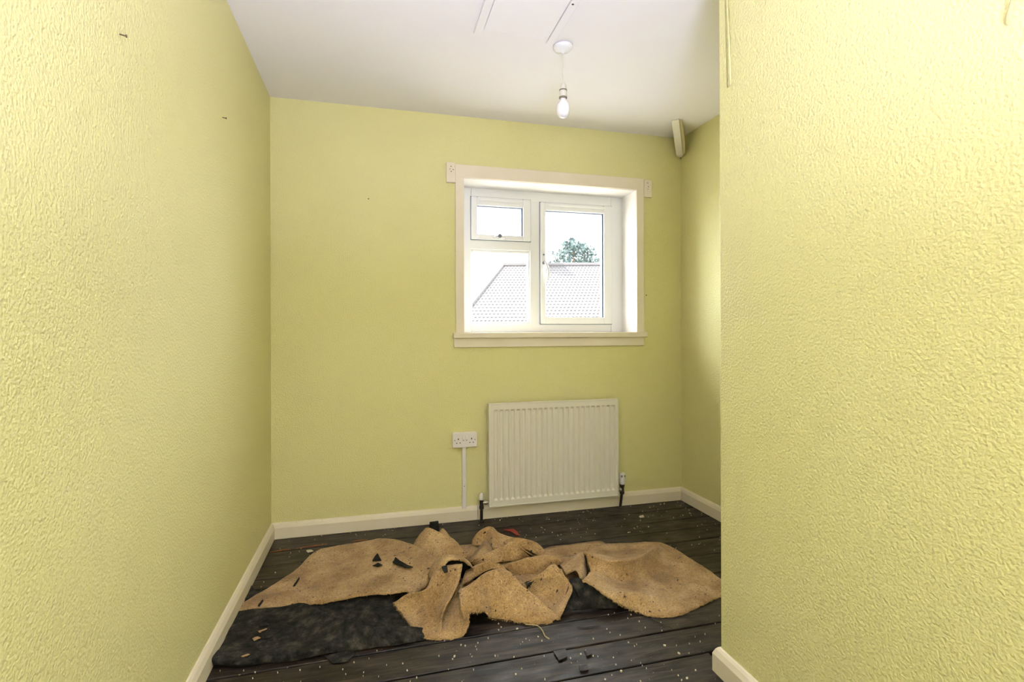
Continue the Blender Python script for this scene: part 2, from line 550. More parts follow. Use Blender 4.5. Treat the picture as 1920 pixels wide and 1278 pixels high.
casement(1.600, 2.110, 1.167, 1.968, 1.636, 2.049, 1.213, 1.914, 'side')
# lining boards of the reveal
bm = nb()
box(bm, OX0 - 0.001, OX0 + 0.004, 0.0, YF + 0.03, OZ0, OZ1)
box(bm, OX1 - 0.004, OX1 + 0.001, 0.0, YF + 0.03, OZ0, OZ1)
box(bm, OX0, OX1, 0.0, YF + 0.03, OZ1 - 0.004, OZ1 + 0.001)
wpart('reveal_lining', bm, M['white'])
# sill board and apron
bm = nb(); box(bm, 0.994, 2.256, -0.034, YF + 0.01, 1.081, 1.1135, 0.003); wpart('window_sill', bm, M['trim'])
bm = nb(); box(bm, 0.999, 2.242, -0.014, 0.0, 1.026, 1.081, 0.002); wpart('sill_apron', bm, M['trim'])
# architrave: three boards
bm = nb(); box(bm, 1.010, 1.061, -0.014, 0.0, 1.1135, 2.036, 0.002); wpart('architrave_board', bm, M['trim'])
bm = nb(); box(bm, 2.190, 2.243, -0.014, 0.0, 1.1135, 2.036, 0.002); wpart('architrave_board', bm, M['trim'])
bm = nb(); box(bm, 1.010, 2.243, -0.014, 0.0, 2.034, 2.110, 0.002); wpart('architrave_board', bm, M['trim'])

# ------------------------------------------------------------------ curtain-rail blocks
def rail_block(x0, x1, z0, z1, label, holes):
    t = empty('rail_block', ((x0 + x1) / 2, 0, z0))
    t['_o'] = (0, 0, 0)
    tag(t, label, 'block', 'curtain rail blocks')
    off = Vector(t.location)
    bm = nb(); box(bm, x0, x1, -0.018, 0.0, z0, z1, 0.002)
    for v in bm.verts: v.co -= off
    finish('body', bm, M['trim'], t)
    for hx, hz, r in holes:
        bm = nb(); lathe(bm, x0 + hx, z0 + hz, [(r, -0.0188), (r, -0.012)], 10, 'Y')
        for v in bm.verts: v.co -= off
        finish('screw_hole', bm, M['nail'], t)
rail_block(0.956, 1.0095, 1.998, 2.117, 'small cream wooden block with screw holes left of the window top', [(0.028, 0.094, 0.003), (0.022, 0.078, 0.0025), (0.041, 0.076, 0.003), (0.029, 0.064, 0.003)])
rail_block(2.2435, 2.300, 1.990, 2.103, 'small cream wooden block with screw holes right of the window top', [(0.024, 0.092, 0.003), (0.030, 0.068, 0.003), (0.026, 0.052, 0.0025)])

# ------------------------------------------------------------------ radiator
RX0, RX1, RZ0, RZ1, RYF = 1.196, 2.018, 0.092, 0.693, -0.082
rad = empty('radiator', (1.607, -0.05, 0.0)); rad['_o'] = (0, 0, 0)
tag(rad, 'cream white steel panel radiator with vertical flutes under the window', 'radiator')
def rpart(name, bm, mats, parent=rad, smooth=False):
    for v in bm.verts: v.co -= Vector((1.607, -0.05, 0.0))
    return finish(name, bm, mats, parent, smooth)
bm = nb()
nfl = 23
x_in0, x_in1 = RX0 + 0.022, RX1 - 0.012
pitch = (x_in1 - x_in0) / nfl
prof = [(0.0, 0), (0.12, 0.0), (0.24, 0.75), (0.30, 1), (0.70, 1), (0.76, 0.75), (0.88, 0.0)]
xs = [(RX0, 0)] + [(x_in0 + (k + t) * pitch, d) for k in range(nfl) for t, d in prof] + [(x_in1, 0), (RX1, 0)]
zt, zb = RZ1 - 0.042, RZ0 + 0.040
zs = [(RZ0, 0), (zb - 0.008, 0), (zb, 0.75), (zb + 0.004, 1), (zt - 0.004, 1), (zt, 0.75), (zt + 0.008, 0), (RZ1, 0)]
grid = [[bm.verts.new((x, RYF + 0.011 * d * m, z)) for x, d in xs] for z, m in zs]
for a, b in zip(grid, grid[1:]):
    for i in range(len(xs) - 1):
        bm.faces.new((a[i], a[i + 1], b[i + 1], b[i]))
# returned edges
bd = [grid[0][0], grid[0][-1], grid[-1][-1], grid[-1][0]]
box(bm, RX0, RX1, RYF + 0.012, RYF + 0.020, RZ0, RZ1)
rpart('front_panel', bm, M['rad'])
bm = nb()
for d in ((RX0 - 0.004, RX0 + 0.003, RYF - 0.003, RYF + 0.016, RZ0 - 0.004, RZ1 + 0.004), (RX1 - 0.003, RX1 + 0.004, RYF - 0.003, RYF + 0.016, RZ0 - 0.004, RZ1 + 0.004),
          (RX0, RX1, RYF - 0.003, RYF + 0.016, RZ0 - 0.004, RZ0 + 0.003), (RX0, RX1, RYF - 0.003, RYF + 0.016, RZ1 - 0.003, RZ1 + 0.004)):
    box(bm, *d, bevel=0.0015)
rpart('panel_rim', bm, M['rad'])
bm = nb()
box(bm, RX0 - 0.002, RX0 + 0.002, RYF + 0.016, -0.032, RZ0 + 0.004, RZ1 - 0.002)
rpart('side_panel', bm, M['rad'])
bm = nb()
box(bm, RX1 - 0.002, RX1 + 0.002, RYF + 0.016, -0.032, RZ0 + 0.004, RZ1 - 0.002)
rpart('side_panel', bm, M['rad'])
bm = nb()
for i in range(40):
    x = RX0 + 0.012 + i * (RX1 - RX0 - 0.024) / 39
    box(bm, x - 0.003, x + 0.003, RYF + 0.018, -0.034, RZ0 + 0.03, RZ1 - 0.004)
rpart('convector_fins', bm, M['rad_dark'])
for bx in (RX0 + 0.12, RX1 - 0.12):
    bm = nb(); box(bm, bx - 0.015, bx + 0.015, -0.04, -0.002, RZ0 + 0.03, RZ1 - 0.05); rpart('wall_bracket', bm, M['rad'])
# left lockshield valve
VXL, VXR, VY = 1.152, 2.060, -0.058
bm = nb()
lathe(bm, VXL, VY, [(0.0085, 0.0), (0.0085, 0.085)], 14)
lathe(bm, VXL, VY, [(0.016, 0.0), (0.016, 0.006), (0.012, 0.010)], 14)
rpart('pipe', bm, M['pipe'], smooth=False)
bm = nb()
lathe(bm, VXL, VY, [(0.011, 0.075), (0.0135, 0.078), (0.0135, 0.095), (0.011, 0.098), (0.0115, 0.130), (0.010, 0.133)], 14)
vl = rpart('valve', bm, M['pipe'])
bm = nb()
lathe(bm, VY, 0.112, [(0.009, VXL), (0.009, VXL + 0.016), (0.0135, VXL + 0.017), (0.0135, VXL + 0.030), (0.009, VXL + 0.031), (0.009, RX0 + 0.005)], 12, 'X')
rpart('union_nut', bm, M['brass'], vl)
bm = nb()
lathe(bm, VXL, VY, [(0.013, 0.130), (0.014, 0.134), (0.013, 0.158), (0.009, 0.168), (0.003, 0.171)], 16)
rpart('valve_cap', bm, M['pvc'], vl, True)
# right thermostatic valve
bm = nb()
tube(bm, [(VXR - 0.016, VY, 0.0), (VXR - 0.008, VY, 0.06), (VXR - 0.003, VY, 0.10)], 0.0085, 14)
lathe(bm, VXR - 0.016, VY, [(0.016, 0.0), (0.016, 0.006), (0.012, 0.010)], 14)
rpart('pipe', bm, M['pipe'])
bm = nb()
lathe(bm, VXR - 0.002, VY, [(0.011, 0.088), (0.0145, 0.092), (0.0145, 0.108), (0.012, 0.112), (0.013, 0.128), (0.017, 0.148), (0.017, 0.152)], 14)
vr = rpart('valve', bm, M['pipe'])
bm = nb()
lathe(bm, VY, 0.118, [(0.008, RX1 - 0.005), (0.008, RX1 + 0.018), (0.013, RX1 + 0.019), (0.013, RX1 + 0.032), (0.009, RX1 + 0.033), (0.009, VXR)], 12, 'X')
rpart('union_nut', bm, M['brass'], vr)
bm = nb()
lathe(bm, VXR, VY, [(0.015, 0.150), (0.019, 0.158), (0.0215, 0.172), (0.0215, 0.188), (0.019, 0.196), (0.019, 0.216), (0.016, 0.222), (0.004, 0.223)], 18)
th = rpart('thermostat_head', bm, M['pvc'], vr)
bm = nb()
for a in (-2.2, -1.1):
    cx, cy = VXR + 0.0185 * math.cos(a), VY + 0.0185 * math.sin(a)
    box(bm, cx - 0.003, cx + 0.003, cy - 0.003, cy + 0.003, 0.200, 0.211)
    # grip slots
bmesh.ops.recalc_face_normals(bm, faces=bm.faces[:])
for v in bm.verts: v.co -= Vector((1.607, -0.05, 0.0))
finish('grip_slot', bm, M['handle_grey'], vr)

# ------------------------------------------------------------------ socket and trunking
sk = empty('double_socket', (1.058, 0, 0.437)); sk['_o'] = (0, 0, 0)
tag(sk, 'white double wall socket on a surface box left of the radiator', 'socket')
def spart(name, bm, mats, parent=sk):
    for v in bm.verts: v.co -= Vector((1.058, 0, 0.437))
    return finish(name, bm, mats, parent)
SX0, SX1, SZ0, SZ1 = 0.986, 1.131, 0.438, 0.526
bm = nb(); box(bm, SX0 + 0.002, SX1 - 0.002, -0.026, 0.0, SZ0 + 0.002, SZ1 - 0.002, 0.003); spart('back_box', bm, M['pvc'])
bm = nb(); box(bm, SX0, SX1, -0.034, -0.026, SZ0, SZ1, 0.003, seg=2); fpz = spart('face_plate', bm, M['pvc'])
for sx in (1.036, 1.081):
    pass
for cx in (1.050, 1.068):
    bm = nb(); box(bm, cx - 0.007, cx + 0.007, -0.0385, -0.033, 0.487, 0.509, 0.002); spart('rocker_switch', bm, M['switch'])
    bm = nb(); box(bm, cx - 0.005, cx + 0.005, -0.0346, -0.033, 0.479, 0.4815); spart('switch_mark', bm, M['pvc_hole'])
for cx in (1.020, 1.098):
    for dx, dz, hw, hh in ((0, 0.006, 0.0028, 0.0045), (-0.010, -0.016, 0.0035, 0.0022), (0.010, -0.016, 0.0035, 0.0022)):
        bm = nb(); box(bm, cx + dx - hw, cx + dx + hw, -0.0346, -0.030, 0.482 + dz - hh, 0.482 + dz + hh); spart('pin_slot', bm, M['pvc_hole'])
for cx in (0.998, 1.119):
    bm = nb(); lathe(bm, cx, 0.482, [(0.0032, -0.0348), (0.0032, -0.030)], 10, 'Y'); spart('screw', bm, M['handle_grey'])
ct = empty('cable_trunking', (1.057, 0, 0.075)); tag(ct, 'narrow white plastic cable trunking running down from the double socket', 'trunking')
bm = nb(); box(bm, -0.0125, 0.0125, -0.016, 0, 0.0, 0.364, 0.0012); finish('channel', bm, M['pvc'], ct)
bm = nb(); box(bm, -0.0108, 0.0108, -0.0185, -0.0155, 0.001, 0.363, 0.001); finish('lid', bm, M['pvc'], ct)
bm = nb(); lathe(bm, 0.0, 0.130, [(0.0028, -0.0195), (0.0028, -0.016)], 10, 'Y'); finish('screw', bm, M['handle_grey'], ct)

# ------------------------------------------------------------------ pendant lamp
PX, PY = 1.368, -0.872
pl = empty('pendant_light', (PX, PY, H))
tag(pl, 'bare white light bulb hanging on a short flex from a ceiling rose', 'light')
bm = nb(); lathe(bm, 0, 0, [(0.044, 0.0), (0.044, -0.008), (0.042, -0.013), (0.034, -0.020), (0.020, -0.026), (0.008, -0.029), (0.006, -0.034)], 32)
finish('ceiling_rose', bm, M['upvc'], pl, True)
bm = nb(); tube(bm, cr([Vector(p) for p in ((0, 0, -0.03), (0.0012, 0, -0.07), (-0.0015, 0, -0.12), (0, 0, -0.172))], 6), 0.0026, 8); finish('flex', bm, M['holder'], pl, True)
bm = nb(); lathe(bm, 0, 0, [(0.004, -0.166), (0.0095, -0.170), (0.0135, -0.180), (0.0158, -0.192), (0.0158, -0.198)], 20)
lh = finish('lamp_holder', bm, M['holder'], pl, True)
bm = nb(); lathe(bm, 0, 0, [(0.0165, -0.196), (0.0180, -0.198), (0.0180, -0.2005), (0.0165, -0.2020)], 20); finish('shade_ring', bm, M['ring'], lh)
bm = nb(); lathe(bm, 0, 0, [(0.0165, -0.2015), (0.0172, -0.205), (0.0172, -0.226), (0.0165, -0.229)], 20); finish('skirt', bm, M['holder'], lh)
bm = nb(); lathe(bm, 0, 0, [(0.0165, -0.228), (0.0182, -0.230), (0.0182, -0.235), (0.014, -0.2365)], 20); finish('shade_ring', bm, M['ring'], lh)
bm = nb()
bp = [(0.0125, -0.234), (0.0130, -0.242), (0.0165, -0.249), (0.0225, -0.256), (0.0272, -0.265), (0.0296, -0.275), (0.0303, -0.286), (0.0292, -0.298), (0.0255, -0.309), (0.0185, -0.3175), (0.009, -0.322), (0.002, -0.3230)]
lathe(bm, 0, 0, bp, 28); finish('bulb', bm, M['bulb'], pl, True)

# ------------------------------------------------------------------ loft hatch
lhx0, lhx1, lhy0, lhy1 = 0.960, 1.318, -1.32, -0.885
hat = empty('loft_hatch', ((lhx0 + lhx1) / 2, -1.1, H)); tag(hat, 'white loft hatch with a thin painted frame in the ceiling', 'hatch')
def hpart(name, dims, m, bev=0.0015):
    bm = nb(); box(bm, *dims, bevel=bev)
    for v in bm.verts: v.co -= Vector(hat.location)
    return finish(name, bm, m, hat)
fw = 0.034
hpart('frame_board', (lhx0, lhx0 + fw, lhy0, lhy1, H - 0.010, H), M['ceiling'])
hpart('frame_board', (lhx1 - fw, lhx1, lhy0, lhy1, H - 0.010, H), M['ceiling'])
hpart('frame_board', (lhx0 + fw + 0.0005, lhx1 - fw - 0.0005, lhy1 - fw, lhy1, H - 0.006, H), M['ceiling'])
hpart('frame_board', (lhx0 + fw + 0.0005, lhx1 - fw - 0.0005, lhy0, lhy0 + fw, H - 0.006, H), M['ceiling'])
hpart('hatch_panel', (lhx0 + fw + 0.003, lhx1 - fw - 0.003, lhy0 + fw + 0.002, lhy1 - fw - 0.002, H - 0.007, H), M['ceiling'])
bm = nb(); lathe(bm, lhx1 - 0.022, -1.178, [(0.005, H - 0.010), (0.005, H - 0.005)], 10)
for v in bm.verts: v.co -= Vector(hat.location)
finish('screw', bm, M['nail'], hat)

# ------------------------------------------------------------------ painted brace end in the corner
A = Vector((2.335, -0.245, 2.415)); B = Vector((2.505, -0.022, 2.285))
d = (B - A).normalized()
s = d.cross(Vector((0, 0, 1))).normalized()
n_ = s.cross(d).normalized()
L = (B - A).length
br = empty('brace_end', A)
tag(br, 'worn white painted timber brace poking out of the upper corner by the ceiling', 'timber')
def brace_part(name, rows, m):
    bm = nb()
    ss = []
    for t, s0, s1, n0, n1 in rows:
        ss.append([bm.verts.new(d * t + s * a + n_ * b) for a, b in ((s0, n0), (s1, n0), (s1, n1), (s0, n1))])
    for a, b in zip(ss, ss[1:]):
        for i in range(4):
            bm.faces.new((a[i], a[(i + 1) % 4], b[(i + 1) % 4], b[i]))
    bm.faces.new(ss[0]); bm.faces.new(ss[-1][::-1])
    bmesh.ops.recalc_face_normals(bm, faces=bm.faces[:])
    bmesh.ops.bevel(bm, geom=bm.edges[:], offset=0.0015, segments=1, affect='EDGES')
    return finish(name, bm, m, br)
brace_part('front_board', [(-.025, -.024, .020, -.036, -.026), (L * .9, -.022, .020, -.034, -.024), (L * 1.0, -.008, .012, -.024, -.016)], M['oldwood'])
brace_part('core', [(-.015, -.018, .034, -.0255, .030), (L * .55, -.020, .040, -.0255, .030), (L * .88, -.018, .034, -.0235, .026), (L * 1.06, -.002, .006, -.014, .0)], M['brace_core'])
brace_part('tip', [(L * .98, -.004, .008, -.020, -.008), (L * 1.09, .000, .004, -.012, -.006)], M['nail'])

# ------------------------------------------------------------------ nails and wire on the walls
def nail(p, dirn, label, L=0.012):
    bm = nb(); p = Vector(p); dv = Vector(dirn)
    tube(bm, [p, p + dv * L + Vector((0, 0, -0.002))], 0.0016, 7)
    tube(bm, [p + dv * L + Vector((0, 0, -0.002)), p + dv * (L + 0.002) + Vector((0, 0, -0.002))], 0.0035, 8)
    return tag(finish('nail', bm, M['nail']), label, 'nail', 'nails left in the walls')
nail((0, -1.731, 1.788), (1, 0.1, 0), 'small bent nail high on the left wall nearest the camera')
nail((0, -0.919, 1.924), (1, 0, 0), 'small nail high on the left wall nearer the corner')
nail((0.515, 0, 1.876), (0, -1, 0), 'small dark nail in the window wall left of the window')
nail((2.262, 0, 1.355), (0, -1, 0), 'small dark nail in the window wall just right of the window', 0.006)
bm = nb()
tube(bm, cr([Vector(p) for p in ((XP - 0.001, -2.455, 1.80), (XP - 0.008, -2.425, 1.735), (XP - 0.010, -2.413, 1.700), (XP - 0.006, -2.403, 1.676), (XP - 0.001, -2.400, 1.668))], 5), 0.0022, 7)
tag(finish('loose_wire', bm, M['wire']), 'short loose wire sticking out high on the right partition wall', 'wire')

# ------------------------------------------------------------------ carpet (one crumpled sheet, built fold by fold)
def back(row, dy, zf, dx=0.0, zmin=0.004):
    return [Vector((p.x + dx, p.y + dy, max(zmin, p.z * zf))) for p in row]
def R_(pts):
    return [uvz(*p) for p in pts]

def loft(bm, rows, mi=0, su=6, sv=6, jag=0.0, seed=0.0, amp=0.0022, fray=None, fr_rows=(0,)):
    fine = [cr(r, su) for r in rows]
    n = len(fine[0])
    cols = [cr([r[i] for r in fine], sv) for i in range(n)]
    m = len(cols[0])
    vg = []
    for i in range(n):
        cv = []
        for j in range(m):
            p = cols[i][j].copy()
            q = p * 22 + Vector((seed, 0, 0))
            p += Vector((noise.noise(q), noise.noise(q + Vector((9, 0, 0))), noise.noise(q + Vector((0, 9, 0))))) * amp
            q = p * 9 + Vector((seed, 7, 2))
            p.z += noise.noise(q) * amp * 2.2
            q = p * 60 + Vector((seed, 3, 0))
            p.z += noise.noise(q) * amp * 0.6
            if j == 0 and jag:
                p += Vector((noise.noise(q * 2.2), noise.noise(q * 2.2 + Vector((5, 5, 5))), 0)) * jag
            p.z = max(p.z, 0.0015)
            cv.append(bm.verts.new(p))
        vg.append(cv)
    for i in range(n - 1):
        for j in range(m - 1):
            f = bm.faces.new((vg[i][j], vg[i + 1][j], vg[i + 1][j + 1], vg[i][j + 1]))
            f.material_index = mi
            f.smooth = True
    if fray is not None:
        for i in range(n - 1):
            e = (vg[i][0].co + vg[i + 1][0].co) / 2
            out = (vg[i][0].co - vg[i][1].co); out.z = 0
            if out.length > 1e-6: out.normalize()
            fray.append((vg[i][0].co.copy(), vg[i + 1][0].co.copy(), out))
    return vg

carpet = empty('old_carpet', (1.0, -0.9, 0)); carpet['_o'] = (0, 0, 0)
tag(carpet, 'crumpled brown carpet lying upside down in folds on the dark floorboards', 'carpet')
OFF = Vector((1.0, -0.9, 0))
cb = nb()
FR = []

# A: the flat flap on the left
AF = R_([(437, 1146, .008), (467, 1145, .010), (510, 1143, .012), (545, 1133, .014), (585, 1130, .018), (626, 1124, .024), (672, 1117, .030), (707, 1112, .036), (734, 1111, .044), (758, 1107, .050), (782, 1107, .046), (803, 1092, .052)])
AB = R_([(440, 1142, .008), (480, 1115, .008), (522, 1090, .010), (560, 1064, .012), (582, 1041, .012), (602, 1029, .015), (650, 1022, .022), (690, 1013, .042), (722, 1008, .056), (772, 1020, .066), (800, 1034, .068), (830, 1048, .066)])
A1 = [a.lerp(b, .33) for a, b in zip(AF, AB)]
A2 = [a.lerp(b, .68) for a, b in zip(AF, AB)]
for i in (6, 7, 8): A2[i].z -= 0.006
for i in (8, 9, 10): A1[i].z -= 0.010
ABk = [Vector((p.x + (0.0 if p.z < .02 else .01), p.y + (0.004 if p.z < .02 else .05), .003)) for p in AB]
loft(cb, [AF, A1, A2, AB, ABk], jag=.007, seed=1, fray=FR)

# C: the flap on the right with its long ridge
CF = R_([(1092, 1086, .100), (1110, 1095, .095), (1138, 1115, .070), (1160, 1131, .036), (1193, 1145, .010), (1216, 1152, .006), (1247, 1155, .004), (1279, 1150, .004), (1310, 1136, .004), (1334, 1125, .004), (1352, 1116, .004), (1368, 1106, .004)])
C1 = R_([(1100, 1078, .102), (1118, 1088, .090), (1145, 1105, .074), (1170, 1110, .066), (1200, 1113, .056), (1225, 1120, .034), (1250, 1128, .012), (1280, 1126, .010), (1308, 1118, .008), (1332, 1112, .006), (1350, 1106, .005), (1367, 1101, .004)])
C1b = R_([(1104, 1073, .104), (1124, 1083, .088), (1150, 1100, .062), (1175, 1104, .044), (1203, 1106, .036), (1228, 1108, .020), (1252, 1110, .011), (1280, 1110, .010), (1306, 1108, .008), (1330, 1105, .006), (1349, 1101, .005), (1366, 1099, .004)])
C2 = R_([(1108, 1068, .096), (1130, 1078, .070), (1155, 1086, .036), (1180, 1085, .030), (1205, 1079, .022), (1230, 1074, .012), (1255, 1084, .010), (1280, 1093, .009), (1305, 1097, .008), (1328, 1097, .006), (1348, 1096, .005), (1365, 1097, .004)])
C3 = R_([(1101, 1048, .124), (1125, 1056, .108), (1155, 1062, .088), (1180, 1061, .084), (1204, 1054, .078), (1227, 1043, .060), (1250, 1054, .014), (1275, 1068, .010), (1300, 1076, .008), (1322, 1082, .006), (1344, 1088, .005), (1362, 1093, .004)])
C4 = R_([(1096, 1034, .145), (1122, 1041, .132), (1154, 1048, .116), (1178, 1047, .112), (1201, 1040, .106), (1224, 1028, .088), (1243, 1030, .028), (1265, 1040, .012), (1290, 1052, .008), (1315, 1065, .006), (1340, 1079, .005), (1360, 1091, .004)])
C5 = R_([(1102, 1033, .045), (1128, 1038, .034), (1160, 1041, .028), (1184, 1039, .026), (1206, 1033, .026), (1229, 1023, .026), (1248, 1026, .020), (1268, 1036, .010), (1291, 1049, .007), (1316, 1062, .006), (1340, 1078, .005), (1360, 1090, .004)])
C6 = R_([(1110, 1022, .010), (1137, 1020, .012), (1165, 1018, .014), (1190, 1017, .016), (1215, 1016, .018), (1237, 1016, .018), (1255, 1023, .012), (1272, 1032, .008), (1293, 1046, .006), (1317, 1060, .005), (1341, 1077, .004), (1361, 1090, .004)])
loft(cb, [CF, C1, C1b, C2, C3, C4, C5, C6], jag=.006, seed=2, fray=FR, sv=5)
# strip of carpet lying flat behind it
loft(cb, [R_([(1010, 1060, .010), (1030, 1060, .010), (1075, 1052, .012), (1110, 1046, .012), (1137, 1036, .010)]),
          R_([(1008, 1034, .008), (1024, 1026, .007), (1075, 1019, .007), (1122, 1013, .007), (1138, 1019, .007)])], seed=3)
# E: slope rising to the crease of C
loft(cb, [R_([(1044, 1044, .020), (1048, 1056, .040), (1060, 1074, .075)]),
          R_([(1070, 1042, .066), (1072, 1054, .078), (1077, 1067, .092)]),
          R_([(1094, 1034, .120), (1092, 1054, .108), (1088, 1080, .098)]),
          back(R_([(1096, 1034, .120), (1097, 1054, .108), (1097, 1080, .098)]), .02, .55, .02)], seed=4)

# L2: the big dome in front
F2 = R_([(868, 1160, .045), (880, 1149, .060), (897, 1144, .066), (913, 1146, .052), (921, 1157, .018), (950, 1162, .006), (986, 1168, .004), (1021, 1168, .004), (1049, 1157, .012)])
r1 = R_([(864, 1140, .070), (880, 1128, .086), (897, 1120, .098), (914, 1124, .080), (926, 1132, .058), (955, 1134, .052), (988, 1142, .037), (1018, 1149, .022), (1042, 1150, .018)])
r2 = R_([(861, 1120, .090), (880, 1105, .116), (899, 1094, .128), (916, 1096, .114), (932, 1100, .104), (957, 1106, .093), (988, 1119, .062), (1015, 1133, .036), (1036, 1144, .022)])
r3 = R_([(860, 1108, .100), (884, 1092, .130), (905, 1077, .147), (922, 1069, .150), (940, 1067, .146), (958, 1073, .136), (977, 1095, .102), (1004, 1116, .060), (1029, 1139, .026)])
loft(cb, [F2, r1, r2, r3, back(r3, .045, .72), back(r3, .075, .10)], jag=.007, seed=5, fray=FR)
# T: the pointed fold on its right
t0 = R_([(985, 1122, .020), (1010, 1142, .010), (1030, 1153, .006), (1050, 1157, .012)])
t1 = R_([(983, 1110, .044), (1010, 1120, .014), (1036, 1126, .008), (1062, 1126, .046)])
t2 = R_([(977, 1099, .076), (1010, 1099, .056), (1041, 1098, .056), (1072, 1098, .080)])
t3 = R_([(980, 1098, .078), (1014, 1082, .098), (1040, 1079, .100), (1060, 1079, .102)])
t4 = R_([(986, 1096, .080), (1018, 1071, .112), (1039, 1056, .128), (1050, 1068, .118)])
loft(cb, [t0, t1, t2, t3, t4, back(t4, .03, .5), back(t4, .05, .08)], jag=.003, seed=6)

# L1: the left front flap
l0 = R_([(737, 1130, .040), (757, 1154, .012), (780, 1186, .006), (796, 1195, .004), (815, 1197, .004), (832, 1197, .004)])
l1 = R_([(745, 1126, .052), (775, 1142, .030), (798, 1165, .020), (811, 1174, .014), (820, 1171, .022), (826, 1163, .038)])
l2 = R_([(757, 1120, .068), (785, 1121, .058), (805, 1130, .054), (817, 1140, .048), (828, 1142, .056), (837, 1130, .082)])
l3 = R_([(776, 1110, .088), (797, 1109, .084), (811, 1103, .098), (825, 1109, .086), (840, 1112, .090), (853, 1100, .114)])
l4 = R_([(799, 1103, .092), (807, 1097, .102), (816, 1086, .124), (829, 1087, .118), (847, 1086, .126), (864, 1076, .140)])
l5 = R_([(808, 1082, .120), (815, 1072, .136), (823, 1062, .152), (838, 1060, .157), (852, 1059, .160), (867, 1058, .163)])
loft(cb, [l0, l1, l2, l3, l4, l5, back(l5, .03, .80), back(l5, .06, .2)], jag=.008, seed=7, fray=FR)
# M: the part between that flap and the dome
m0 = R_([(812, 1196, .003), (830, 1197, .004), (851, 1195, .004), (868, 1189, .006), (876, 1170, .030), (878, 1153, .052)])
m1 = R_([(818, 1175, .010), (835, 1172, .018), (852, 1172, .020), (866, 1168, .025), (872, 1152, .046), (874, 1142, .062)])
m2 = R_([(830, 1148, .024), (842, 1145, .036), (855, 1146, .042), (864, 1140, .050), (868, 1128, .062), (869, 1122, .076)])
m3 = R_([(842, 1125, .046), (850, 1118, .062), (856, 1115, .068), (861, 1110, .078), (863, 1106, .086), (864, 1104, .090)])
m4 = R_([(852, 1100, .078), (857, 1098, .084), (860, 1096, .090), (863, 1094, .095), (866, 1090, .100), (868, 1088, .102)])
loft(cb, [m0, m1, m2, m3, m4], jag=.006, seed=8, fray=FR)
# O: the open loop behind it
o0 = R_([(822, 1064, .155), (832, 1056, .170), (842, 1048, .186), (850, 1046, .189), (860, 1046, .186), (871, 1049, .176), (881, 1058, .150), (886, 1066, .120)])
o1 = R_([(806, 1083, .104), (812, 1064, .142), (825, 1051, .172), (840, 1043, .187), (856, 1044, .184), (871, 1047, .173), (883, 1057, .146), (889, 1066, .116)])
loft(cb, [o0, o1, back(o1, .05, .93), back(o1, .10, .6), back(o1, .13, .05)], seed=9)
# R1..R6: ridges behind
c1 = R_([(874, 1068, .105), (890, 1060, .116), (905, 1054, .131), (918, 1052, .134), (932, 1055, .126), (944, 1062, .113), (953, 1073, .095)])
f1 = R_([(864, 1097, .092), (878, 1090, .088), (892, 1082, .084), (905, 1074, .094), (925, 1066, .108), (944, 1072, .097), (958, 1082, .082)])
loft(cb, [f1, [a.lerp(b, .55) + Vector((0, 0, .006)) for a, b in zip(f1, c1)], c1, back(c1, .04, .7), back(c1, .07, .08)], seed=10)
c2 = R_([(936, 1060, .078), (962, 1052, .090), (985, 1045, .094), (1005, 1041, .092), (1027, 1038, .086), (1043, 1041, .074), (1054, 1050, .056)])
f2 = R_([(950, 1070, .055), (964, 1080, .026), (980, 1086, .008), (1000, 1084, .010), (1022, 1072, .026), (1038, 1062, .038), (1052, 1057, .044)])
loft(cb, [f2, [a.lerp(b, .5) + Vector((0, -.012, .012)) for a, b in zip(f2, c2)], c2, back(c2, .04, .6), back(c2, .065, .06)], seed=11)
c3 = R_([(882, 1053, .060), (900, 1043, .086), (922, 1032, .101), (945, 1022, .114), (960, 1015, .120), (976, 1024, .106), (1001, 1041, .076)])
m3_ = R_([(884, 1056, .050), (903, 1048, .078), (924, 1044, .080), (946, 1038, .078), (962, 1034, .080), (982, 1036, .080), (1002, 1043, .070)])
f3 = R_([(888, 1060, .036), (906, 1056, .061), (926, 1054, .058), (945, 1053, .046), (965, 1051, .044), (985, 1046, .052), (1004, 1044, .064)])
loft(cb, [f3, m3_, c3, back(c3, .04, .6), back(c3, .07, .06)], seed=12)
c4 = R_([(944, 1016, .060), (960, 1009, .086), (974, 1008, .092), (995, 1013, .082), (1012, 1022, .062), (1024, 1035, .034)])
f4 = R_([(950, 1024, .050), (962, 1022, .066), (978, 1026, .056), (991, 1032, .046), (1006, 1040, .036), (1023, 1042, .018)])
loft(cb, [f4, c4, back(c4, .035, .6), back(c4, .06, .06)], seed=13)
c5 = R_([(888, 1008, .056), (899, 995, .090), (914, 987, .107), (926, 989, .102), (934, 997, .086), (948, 1003, .072), (966, 1008, .054)])
m5 = R_([(886, 1014, .040), (900, 1008, .062), (914, 1005, .070), (926, 1008, .076), (936, 1012, .066), (950, 1012, .058), (967, 1012, .046)])
f5 = R_([(884, 1021, .022), (899, 1022, .030), (913, 1020, .040), (925, 1030, .046), (938, 1026, .046), (952, 1020, .046), (968, 1016, .040)])
loft(cb, [f5, m5, c5, back(c5, .035, .6), back(c5, .065, .06)], seed=14)
loft(cb, [R_([(896, 1024, .008), (888, 1037, .008), (876, 1052, .008)]), R_([(911, 1012, .062), (903, 1030, .076), (888, 1050, .064)]),
          R_([(924, 1030, .050), (917, 1040, .062), (905, 1052, .050)])], seed=15)
